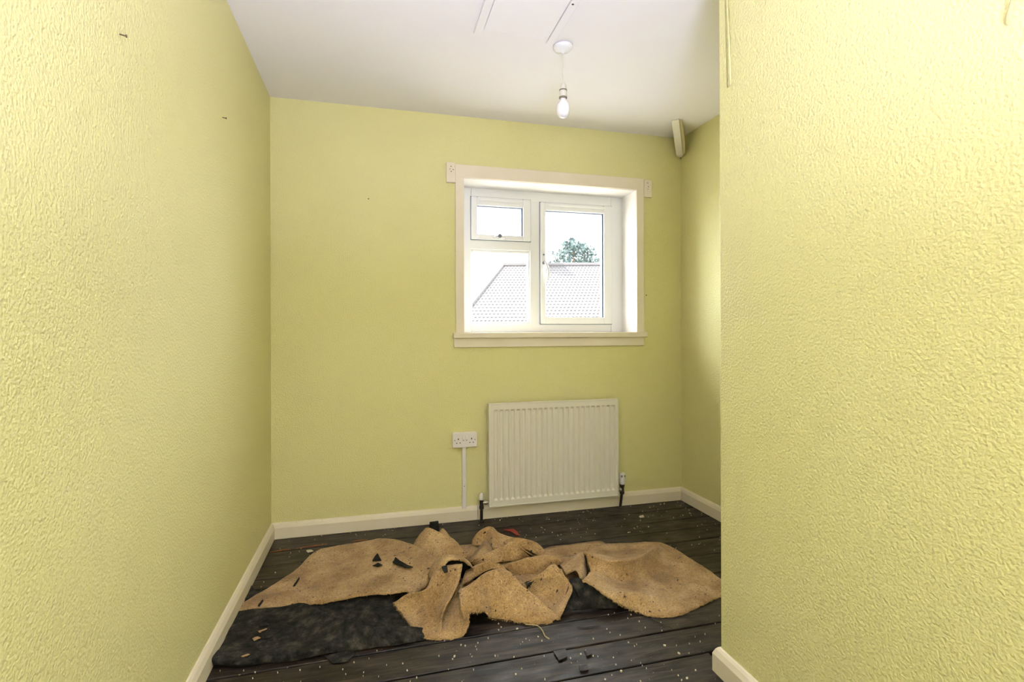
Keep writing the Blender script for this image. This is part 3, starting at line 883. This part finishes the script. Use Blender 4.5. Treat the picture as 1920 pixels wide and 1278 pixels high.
# G: the flap at the back
g2 = R_([(774, 1023, .016), (783, 1007, .060), (793, 995, .092), (802, 988, .112), (822, 997, .102), (848, 1009, .084), (863, 1024, .066), (876, 1045, .050)])
g1 = R_([(778, 1030, .020), (788, 1022, .050), (798, 1010, .080), (808, 1012, .084), (821, 1017, .074), (842, 1026, .070), (857, 1036, .058), (871, 1048, .046)])
g0 = R_([(790, 1044, .020), (804, 1050, .030), (815, 1055, .030), (825, 1060, .030), (835, 1062, .030), (848, 1062, .030), (858, 1062, .030), (870, 1060, .030)])
loft(cb, [g0, g1, g2, back(g2, .025, .6), back(g2, .045, .05)], seed=16)
gt = R_([(822, 999, .050), (831, 990, .064), (845, 1007, .030)])
loft(cb, [R_([(820, 1006, .040), (831, 1006, .040), (846, 1012, .016)]), gt, back(gt, .03, .1)], seed=17, amp=.001)
loft(cb, [R_([(868, 1056, .008), (885, 1060, .008), (906, 1048, .008)]), R_([(861, 1022, .010), (880, 1020, .014), (900, 1018, .010)])], seed=18)
# the body of the sheet that lies between and under the folds
BP = [(.72, -.88), (.70, -.58), (.77, -.42), (.86, -.43), (1.03, -.43), (1.12, -.41), (1.22, -.47), (1.34, -.56), (1.50, -.58), (1.60, -.66),
      (1.58, -.82), (1.46, -.93), (1.34, -1.00), (1.24, -1.02), (1.10, -.98), (1.00, -.94), (.93, -.98), (.86, -1.04), (.76, -1.00)]
def in_bp(x, y):
    c = False
    for i in range(len(BP)):
        (ax, ay), (bx_, by_) = BP[i], BP[i - 1]
        if (ay > y) != (by_ > y) and x < (bx_ - ax) * (y - ay) / (by_ - ay) + ax:
            c = not c
    return c
CS, GX, GY, NX, NY = .012, .66, -1.10, 84, 62
top_z = {}
for v in cb.verts:
    k = (int((v.co.x - GX) / CS), int((v.co.y - GY) / CS))
    top_z[k] = max(top_z.get(k, 0), v.co.z)
ins = {(i, j) for i in range(NX) for j in range(NY) if in_bp(GX + i * CS, GY + j * CS)}
fld = {k: top_z.get(k, .03) * .62 for k in ins}
for _ in range(40):
    nf = {}
    for (i, j) in ins:
        nbv = [fld.get(q, .006) for q in ((i + 1, j), (i - 1, j), (i, j + 1), (i, j - 1))]
        av = sum(nbv) / 4
        nf[(i, j)] = min(av, top_z[(i, j)] * .62) * .5 + av * .5 if (i, j) in top_z else av
    fld = nf
gv = {}
for (i, j) in ins:
    rim = any(q not in ins for q in ((i + 1, j), (i - 1, j), (i, j + 1), (i, j - 1)))
    z = .008 if rim else max(.008, min(fld[(i, j)], .07))
    x_, y_ = GX + i * CS, GY + j * CS
    z += .004 * noise.noise(Vector((x_ * 14, y_ * 14, 3)))
    gv[(i, j)] = cb.verts.new((x_, y_, max(z, .008)))
for (i, j) in ins:
    q = [(i, j), (i + 1, j), (i + 1, j + 1), (i, j + 1)]
    if all(k in gv for k in q):
        f = cb.faces.new([gv[k] for k in q]); f.smooth = True
for v in cb.verts: v.co -= OFF
me = bpy.data.meshes.new('carpet_sheet')
cb.normal_update()
for f in cb.faces:
    pass
cb.to_mesh(me); cb.free()
me.materials.append(M['carpet']); me.materials.append(M['felt'])
sheet = bpy.data.objects.new('sheet', me); COL.objects.link(sheet); sheet.parent = carpet
so = sheet.modifiers.new('thickness', 'SOLIDIFY')
so.thickness = 0.007; so.offset = -1; so.material_offset = 1; so.material_offset_rim = 0; so.use_even_offset = False
# fuzzy fibres along the cut edges
bm = nb()
for a, b, out in FR:
    for k in range(9):
        p = a.lerp(b, random.random()) - OFF
        dirv = (out + Vector((random.uniform(-.7, .7), random.uniform(-.7, .7), random.uniform(-.5, .35)))).normalized()
        ln = random.uniform(.003, .009) * (2.2 if random.random() < .03 else 1)
        s_ = dirv.cross(Vector((0, 0, 1))).normalized() * .0009
        p.z -= random.uniform(0, .005)
        q = p + dirv * ln
        q.z = max(q.z, .001)
        bm.faces.new((bm.verts.new(p - s_), bm.verts.new(p + s_), bm.verts.new(q)))
fo = finish('frayed_edge', bm, M['fray'], carpet); fo['kind'] = 'stuff'
# the dark side of the carpet showing under its lifted edge on the right
bm = nb()
loft(bm, [R_([(1040, 1152, .003), (1068, 1145, .003), (1092, 1143, .003), (1118, 1141, .003), (1156, 1140, .003)]),
          R_([(1056, 1128, .030), (1072, 1124, .030), (1094, 1116, .050), (1124, 1122, .040), (1158, 1136, .018)]),
          R_([(1066, 1098, .074), (1078, 1096, .080), (1096, 1090, .088), (1128, 1110, .068), (1160, 1132, .026)])], seed=20)
loft(bm, [R_([(1082, 1116, .050), (1089, 1118, .050), (1096, 1108, .064)]), R_([(1074, 1098, .085), (1084, 1096, .088), (1094, 1096, .088)]), R_([(1066, 1088, .100), (1078, 1082, .106), (1090, 1086, .102)])], seed=21)
for v in bm.verts: v.co -= OFF
uo = finish('underside_fold', bm, M['felt'], carpet, True)
uo['label'] = 'dark grey underside turned out under the lifted edge'
so = uo.modifiers.new('thickness', 'SOLIDIFY'); so.thickness = 0.004

# ------------------------------------------------------------------ felt underlay at the left
und = empty('felt_underlay', (0.45, -1.05, 0)); tag(und, 'dark grey felt underlay spread on the floor beside the left skirting board', 'underlay')
OU = Vector((0.45, -1.05, 0))
bm = nb()
# base layer running under the carpet
loft(bm, [R_([(402, 1236, .004), (470, 1226, .004), (560, 1212, .004), (650, 1196, .004), (740, 1184, .004), (800, 1172, .004)]),
          R_([(418, 1196, .005), (480, 1186, .005), (565, 1176, .005), (650, 1165, .005), (735, 1156, .006), (790, 1148, .006)]),
          R_([(436, 1152, .005), (500, 1140, .005), (580, 1130, .005), (655, 1122, .006), (730, 1114, .006), (780, 1106, .006)]),
          R_([(452, 1108, .004), (515, 1100, .004), (590, 1095, .004), (660, 1090, .005), (725, 1085, .005), (770, 1080, .005)])], seed=30, amp=.0018, jag=.004)
for v in bm.verts: v.co -= OU
u1 = finish('lower_layer', bm, M['felt'], und, True)
so = u1.modifiers.new('thickness', 'SOLIDIFY'); so.thickness = 0.003; so.offset = 1
bm = nb()
# upper layer: thick rolled front edge and a long raised fold
uf = R_([(392, 1247, .004), (440, 1249, .004), (500, 1243, .004), (560, 1236, .004), (620, 1226, .004), (680, 1217, .004), (735, 1210, .004), (800, 1197, .004)])
ue = R_([(393, 1232, .036), (436, 1240, .022), (500, 1230, .026), (560, 1222, .028), (620, 1210, .030), (680, 1202, .028), (735, 1197, .020), (800, 1189, .007)])
um = R_([(404, 1212, .014), (446, 1212, .012), (505, 1205, .016), (560, 1199, .022), (618, 1190, .034), (680, 1192, .042), (735, 1189, .030), (800, 1182, .008)])
un = R_([(420, 1176, .012), (462, 1172, .012), (512, 1168, .014), (560, 1160, .020), (616, 1160, .052), (684, 1177, .056), (738, 1178, .040), (800, 1178, .008)])
uk = R_([(438, 1147, .012), (474, 1143, .012), (520, 1139, .014), (568, 1133, .022), (622, 1153, .054), (690, 1173, .058), (742, 1174, .040), (802, 1176, .008)])
ul = [Vector((p.x + .004, p.y + .012, .006)) for p in uk]
loft(bm, [uf, ue, um, un, uk, ul], seed=31, amp=.003, jag=.006)
for v in bm.verts: v.co -= OU
u2 = finish('upper_layer', bm, M['felt'], und, True)
so = u2.modifiers.new('thickness', 'SOLIDIFY'); so.thickness = 0.004

# ------------------------------------------------------------------ loose scraps
def scrap(pts, h, m, label, name='felt_scrap', cat='scrap', group='torn scraps of dark felt', base=0.0, thick=0.004):
    """ragged flat scrap: outline in photo pixels at height base, slightly curled"""
    ps = [uvz(u, v, base) for u, v in pts]
    c = sum(ps, Vector()) / len(ps)
    bm = nb()
    out = []
    for i in range(len(ps)):
        a, b = ps[i], ps[(i + 1) % len(ps)]
        for t in (0, .5):
            p = a.lerp(b, t)
            r = (p - c)
            p = p + r * random.uniform(-.12, .12)
            p.z = base + h * random.uniform(.3, 1.0)
            out.append(p)
    top = [bm.verts.new(p + Vector((0, 0, thick))) for p in out]
    bot = [bm.verts.new(p) for p in out]
    ct = bm.verts.new(c + Vector((0, 0, thick + h * .3)))
    cbm = bm.verts.new(c)
    n = len(out)
    for i in range(n):
        j = (i + 1) % n
        bm.faces.new((top[i], top[j], ct)); bm.faces.new((bot[j], bot[i], cbm)); bm.faces.new((bot[i], bot[j], top[j], top[i]))
    for v in bm.verts: v.co -= Vector((c.x, c.y, 0))
    o = finish(name, bm, m)
    o.location = (c.x, c.y, 0)
    return tag(o, label, cat, group)

bm = nb()
tab = []
for u, v in ((806, 979), (815, 978), (822, 977), (824, 991), (822, 1000), (806, 1000), (805, 990)):
    dd = FWD + RGT * ((u - 960) / F_PX) - UPV * ((v - 639 - SHIFT_PX) / F_PX)
    tab.append(CAM + dd * ((-0.345 - CAM.y) / dd.y))
fr_ = [bm.verts.new(p) for p in tab]; bk_ = [bm.verts.new(p + Vector((0, .010, 0))) for p in tab]
bm.faces.new(fr_); bm.faces.new(bk_[::-1])
for k_ in range(7): bm.faces.new((fr_[k_], fr_[(k_ + 1) % 7], bk_[(k_ + 1) % 7], bk_[k_]))
tag(finish('felt_scrap', bm, M['felt']), 'square dark grey felt tab standing behind the back carpet flap', 'scrap', 'torn scraps of dark felt')
scrap([(699, 1052), (708, 1040), (716, 1053)], .006, M['felt'], 'triangular dark felt scrap on the left carpet flap', base=.042)
scrap([(699, 1062), (709, 1057), (717, 1061), (708, 1064)], .005, M['felt'], 'ragged little felt scrap just below the triangular one', base=.044)
scrap([(735, 1055), (742, 1048), (756, 1057), (772, 1065), (768, 1067), (748, 1062)], .006, M['felt'], 'long pointed dark felt scrap on the left carpet flap', base=.054)
scrap([(549, 1101), (560, 1085), (562, 1086), (553, 1100)], .003, M['felt'], 'thin dark felt sliver near the left end of the carpet', base=.016)
scrap([(483, 1137), (492, 1126), (494, 1127), (486, 1138)], .003, M['felt'], 'thin dark felt sliver at the pointed left tip of the carpet', base=.012)
scrap([(828, 1064), (838, 1062), (840, 1073), (833, 1075)], .003, M['felt'], 'small black felt flake on the peak of the front fold', base=.158)
scrap([(488, 1186), (505, 1181), (516, 1184), (512, 1194), (492, 1198)], .004, M['felt'], 'torn felt patch lying in the middle of the dark underlay', base=.016, thick=.003)
scrap([(484, 1172), (500, 1168), (506, 1172), (488, 1176)], .003, M['felt'], 'small felt flake above the torn patch on the dark underlay', base=.015, thick=.003)
scrap([(472, 1198), (484, 1194), (490, 1197), (476, 1203)], .003, M['carpet'], 'tan crumb of carpet backing beside the torn patch on the underlay', 'carpet_crumb', 'scrap', 'tan crumbs on the underlay', base=.015, thick=.002)
scrap([(484, 1184), (500, 1179), (502, 1181), (486, 1187)], .003, M['carpet'], 'thin tan crumb of carpet backing along the torn felt patch', 'carpet_crumb', 'scrap', 'tan crumbs on the underlay', base=.017, thick=.002)
scrap([(452, 1231), (466, 1226), (468, 1228), (456, 1233)], .003, M['carpet'], 'tan crumb of carpet backing at the curled front edge of the underlay', 'carpet_crumb', 'scrap', 'tan crumbs on the underlay', base=.022, thick=.002)
scrap([(1037, 1223), (1060, 1218), (1064, 1233), (1048, 1240)], .002, M['boards'], 'biggest dark flake lying on the front floorboards', 'floor_flake', 'flake', 'dark flakes on the front floorboards')
scrap([(1096, 1222), (1106, 1222), (1110, 1228), (1100, 1231)], .002, M['boards'], 'small dark flake right of the biggest flake on the floor', 'floor_flake', 'flake', 'dark flakes on the front floorboards')
scrap([(1086, 1250), (1102, 1247), (1103, 1257), (1088, 1260)], .002, M['boards'], 'dark flake nearest the camera on the front floorboards', 'floor_flake', 'flake', 'dark flakes on the front floorboards')
scrap([(605, 1232), (660, 1222), (672, 1224), (650, 1243), (625, 1244)], .004, M['felt'], 'flat dark felt scrap on the floorboards in front of the underlay', base=.0, thick=.002)
scrap([(440, 1106), (470, 1098), (482, 1112), (452, 1130)], .006, M['felt'], 'dark felt scrap against the left skirting board behind the carpet')
scrap([(946, 994), (962, 992), (970, 999), (974, 1005), (968, 1004), (958, 997)], .004, M['red'], 'small red plastic strip on the floor below the radiator', 'red_strip', 'scrap', 'coloured scraps on the floor', thick=.003)
scrap([(574, 1033), (583, 1031), (588, 1034), (578, 1036)], .002, M['chip'], 'pale plaster chip on the floorboards at the back left', 'plaster_chip', 'chip', 'plaster chips', thick=.003)
scrap([(1198, 968), (1206, 966), (1208, 970), (1200, 971)], .002, M['chip'], 'pale plaster chip on the floorboards right of the radiator', 'plaster_chip', 'chip', 'plaster chips', thick=.003)
def strand(pts, label, m):
    bm = nb(); ps = cr([uvz(*p) for p in pts], 6)
    tube(bm, ps, .0018, 6)
    return tag(finish('loose_strand', bm, m), label, 'strand', 'loose strands on the front floorboards')
strand([(986, 1170, .003), (1006, 1172, .006), (1016, 1180, .004), (1022, 1192, .003), (1030, 1197, .003)], 'thin pale strand trailing from under the front carpet fold', M['wire'])
strand([(1222, 1158, .003), (1234, 1166, .005), (1248, 1171, .004), (1260, 1177, .003)], 'thin dark strand trailing from under the right carpet flap', M['pipe'])
strand([(1083, 1174, .003), (1095, 1176, .003), (1110, 1174, .004), (1124, 1173, .003)], 'short dark strand lying between the front fold and the right flap', M['pipe'])
# splintered orange edges along the gap between two boards
for a, b in (((505, 1035), (545, 1029)), ((555, 1028), (613, 1019)), ((660, 1015), (690, 1011))):
    bm = nb(); p, q = uvz(*a, .001), uvz(*b, .001)
    k = 14
    up = []; lo = []
    for i in range(k + 1):
        r = p.lerp(q, i / k)
        wdt = .012 * math.sin(math.pi * i / k) ** .5 * random.uniform(.4, 1.0) + .001
        up.append(bm.verts.new((r.x, r.y + wdt, .0012))); lo.append(bm.verts.new((r.x, r.y - .002, .0012)))
    for i in range(k):
        bm.faces.new((lo[i], lo[i + 1], up[i + 1], up[i]))
    so_ = finish('worn_edge', bm, M['orange'], fl); so_.modifiers.new('t', 'SOLIDIFY').thickness = .001

# paint and plaster flecks: too many and too small to count
poly = [uvz(u, v, 0) for u, v in ((392, 1250), (437, 1140), (602, 1026), (722, 1004), (800, 985), (915, 985), (1010, 1020), (1122, 1011), (1240, 1014), (1370, 1098), (1300, 1142), (1247, 1158), (1190, 1150), (1120, 1146), (1050, 1162), (1000, 1170), (925, 1160), (880, 1190), (800, 1200), (600, 1232))]
def inside(x, y):
    c = False
    for i in range(len(poly)):
        a, b = poly[i], poly[i - 1]
        if (a.y > y) != (b.y > y) and x < (b.x - a.x) * (y - a.y) / (b.y - a.y) + a.x:
            c = not c
    return c
bm = nb()
cnt = 0
while cnt < 340:
    x = random.uniform(.03, W - .03); y = random.choice((random.uniform(-.75, -.03), random.uniform(-1.6, -1.05), random.uniform(-1.55, -.02)))
    if (x > XP - .04 and y < YP + .04) or inside(x, y): continue
    r = random.uniform(.0010, .0030) * (2.0 if random.random() < .06 else 1)
    n = random.choice((4, 5, 6)); a0 = random.random() * 6.3
    el = random.uniform(.5, 1.0)
    ang = random.random() * 3.14
    vs = []
    for k in range(n):
        a = a0 + 6.283 * k / n
        px, py = r * math.cos(a) * random.uniform(.7, 1.2), r * el * math.sin(a) * random.uniform(.7, 1.2)
        vs.append((x + px * math.cos(ang) - py * math.sin(ang), y + px * math.sin(ang) + py * math.cos(ang)))
    tp = [bm.verts.new((a, b, .0025 + random.uniform(0, .0015))) for a, b in vs]
    bt = [bm.verts.new((a, b, -.001)) for a, b in vs]
    bm.faces.new(tp)
    for k in range(n):
        bm.faces.new((bt[k], bt[(k + 1) % n], tp[(k + 1) % n], tp[k]))
    cnt += 1
fk = finish('plaster_flecks', bm, M['chip'])
tag(fk, 'scattered tiny pale flecks of plaster and paint on the floorboards', 'debris', kind='stuff')

# ------------------------------------------------------------------ outside: neighbour's house, tree, ground
GZ = -3.0
DR, DE = 20.0, 15.6             # distances of ridge and eaves
def elev(v, dist): return CAM.z - (v - 639 - SHIFT_PX) / F_PX * dist
ZR, ZE = elev(498.5, DR), elev(614, DE)
house = empty('neighbour_house', (0, 0, 0))
ORG = Vector((CAM.x, CAM.y, 0))
def loc(x, dpt, z): return ORG + RGT0 * x + FWD * dpt + Vector((0, 0, z))
house.location = loc(4.0, 20.0, GZ)
tag(house, 'neighbouring house with a hipped terracotta tiled roof seen through the window', 'house')
def opart(name, bm, m, parent=house, smooth=False):
    for v in bm.verts: v.co -= house.location
    return finish(name, bm, m, parent, smooth)
XH = (943 - 960) / F_PX * DR                 # hip top
XHE = (850 - 960) / F_PX * DE                # hip foot at the eaves
XRT = 9.0
nc = 22
TW = 0.125
for i in range(nc):
    t0_, t1_ = i / nc, (i + 1) / nc          # from ridge to eaves
    bm = nb()
    xa = XH + (XHE - XH) * t1_
    ncol = int((XRT - xa) / TW)
    prev = None
    lift = 0.022
    for c in range(ncol * 4 + 1):
        x = xa + c * TW / 4
        prof_ = (0.0, 0.018, 0.026, 0.018)[c % 4]
        da, db = DR + (DE - DR) * t0_, DR + (DE - DR) * (t1_ + .25 / nc)
        za, zb_ = ZR + (ZE - ZR) * t0_, ZR + (ZE - ZR) * (t1_ + .25 / nc)
        xx = max(x, XH + (XHE - XH) * t0_)
        cur = [bm.verts.new(loc(xx, da, za + prof_ * .6)), bm.verts.new(loc(x, db, zb_ + lift + prof_)), bm.verts.new(loc(x, db, zb_ - .02))]
        if prev:
            for k in range(2):
                bm.faces.new((prev[k], cur[k], cur[k + 1], prev[k + 1]))
        prev = cur
    co = opart('tile_course', bm, M['tile']); co['kind'] = 'stuff'
bm = nb()
q = [loc(XH, DR, ZR - .03), loc(XRT, DR, ZR - .03), loc(XRT, DE, ZE - .05), loc(XHE, DE, ZE - .05)]
hb_ = [loc(XH, DR + 0.2, ZR - .03), loc(XRT, DR + .2, ZR - .03), loc(XRT, DR + 4.6, ZE - .05), loc(XHE, DR + 4.6, ZE - .05)]
bm.faces.new([bm.verts.new(p) for p in q]); bm.faces.new([bm.verts.new(p) for p in hb_])
bm.faces.new([bm.verts.new(p) for p in (q[0], hb_[0], hb_[3], q[3])])
bm.faces.new([bm.verts.new(p) for p in (q[0], q[1], hb_[1], hb_[0])])
opart('roof_slopes', bm, M['tile'])
bm = nb(); tube(bm, [loc(XH, DR, ZR + .02), loc(XRT, DR, ZR + .02)], .10, 8); opart('ridge_tiles', bm, M['tile'])
bm = nb(); tube(bm, [loc(XH, DR, ZR + .02), loc(XHE, DE, ZE + .05)], .09, 8); opart('hip_tiles', bm, M['tile'])
bm = nb()
cs = [loc(XHE + .3, DE + .3, 0), loc(XRT, DE + .3, 0), loc(XRT, DR + 4.3, 0), loc(XHE + .3, DR + 4.3, 0)]
lo = [bm.verts.new((p.x, p.y, GZ)) for p in cs]; hi = [bm.verts.new((p.x, p.y, ZE)) for p in cs]
for k in range(4): bm.faces.new((lo[k], lo[(k + 1) % 4], hi[(k + 1) % 4], hi[k]))
opart('house_walls', bm, M['render'])
# chimney on the ridge
XC = (1007 - 960) / F_PX * DR
bm = nb()
def obox(bm, x0, x1, d0, d1, z0, z1):
    vs = [bm.verts.new(loc(x, dd, z)) for x in (x0, x1) for dd in (d0, d1) for z in (z0, z1)]
    for q in ((0, 1, 3, 2), (4, 6, 7, 5), (0, 4, 5, 1), (2, 3, 7, 6), (0, 2, 6, 4), (1, 5, 7, 3)):
        bm.faces.new([vs[i] for i in q])
obox(bm, XC - .24, XC + .24, DR - .40, DR + .40, ZR - .6, ZR + 1.15)
ch = opart('chimney', bm, M['brick'])
bm = nb(); obox(bm, XC - .27, XC + .27, DR - .43, DR + .43, ZR + 1.08, ZR + 1.18); opart('chimney_cap', bm, M['brick'], ch)

# conifer behind the roof
TD = 27.0
tx = (1076 - 960) / F_PX * TD
tz_top, tz_ref = elev(450, TD), elev(500, TD)
tree = empty('conifer_tree', loc(tx, TD, GZ)); tag(tree, 'pale green conifer top showing above the neighbouring roof', 'tree')
bm = nb(); tube(bm, [Vector((0, 0, 0)), Vector((0, 0, tz_top - GZ - .3))], [.22, .03], 8); finish('trunk', bm, M['bark'], tree)
bm = nb()
ht = tz_top - GZ
rnd = random.Random(5)
for i in range(230):
    t = rnd.random() ** 0.8
    z = ht - t * 3.4
    rad_ = (.10 + 1.45 * min(1, t * 2.6) ** .8) * rnd.uniform(.55, 1.1)
    a = rnd.random() * 6.283
    tip = Vector((math.cos(a) * rad_, math.sin(a) * rad_, z + .22 * rad_ + rnd.uniform(-.1, .15)))
    base = Vector((0, 0, z - .10))
    for k in range(40):
        s_ = rnd.uniform(.35, 1.0)
        p = base.lerp(tip, s_) + Vector((rnd.uniform(-.1, .1), rnd.uniform(-.1, .1), rnd.uniform(-.08, .08)))
        dv = Vector((rnd.uniform(-1, 1), rnd.uniform(-1, 1), rnd.uniform(-.3, 1))).normalized() * rnd.uniform(.10, .20)
        sd = dv.cross(Vector((rnd.random(), rnd.random(), rnd.random()))).normalized() * .05
        bm.faces.new((bm.verts.new(p - sd), bm.verts.new(p + sd), bm.verts.new(p + dv)))
fo = finish('foliage', bm, M['leaf'], tree); fo['kind'] = 'stuff'
bm = nb(); box(bm, -60, 60, 0.4, 90, GZ - .2, GZ); struct(finish('ground', bm, M['paving']))

for o in SC.objects:
    if '_o' in o: del o['_o']
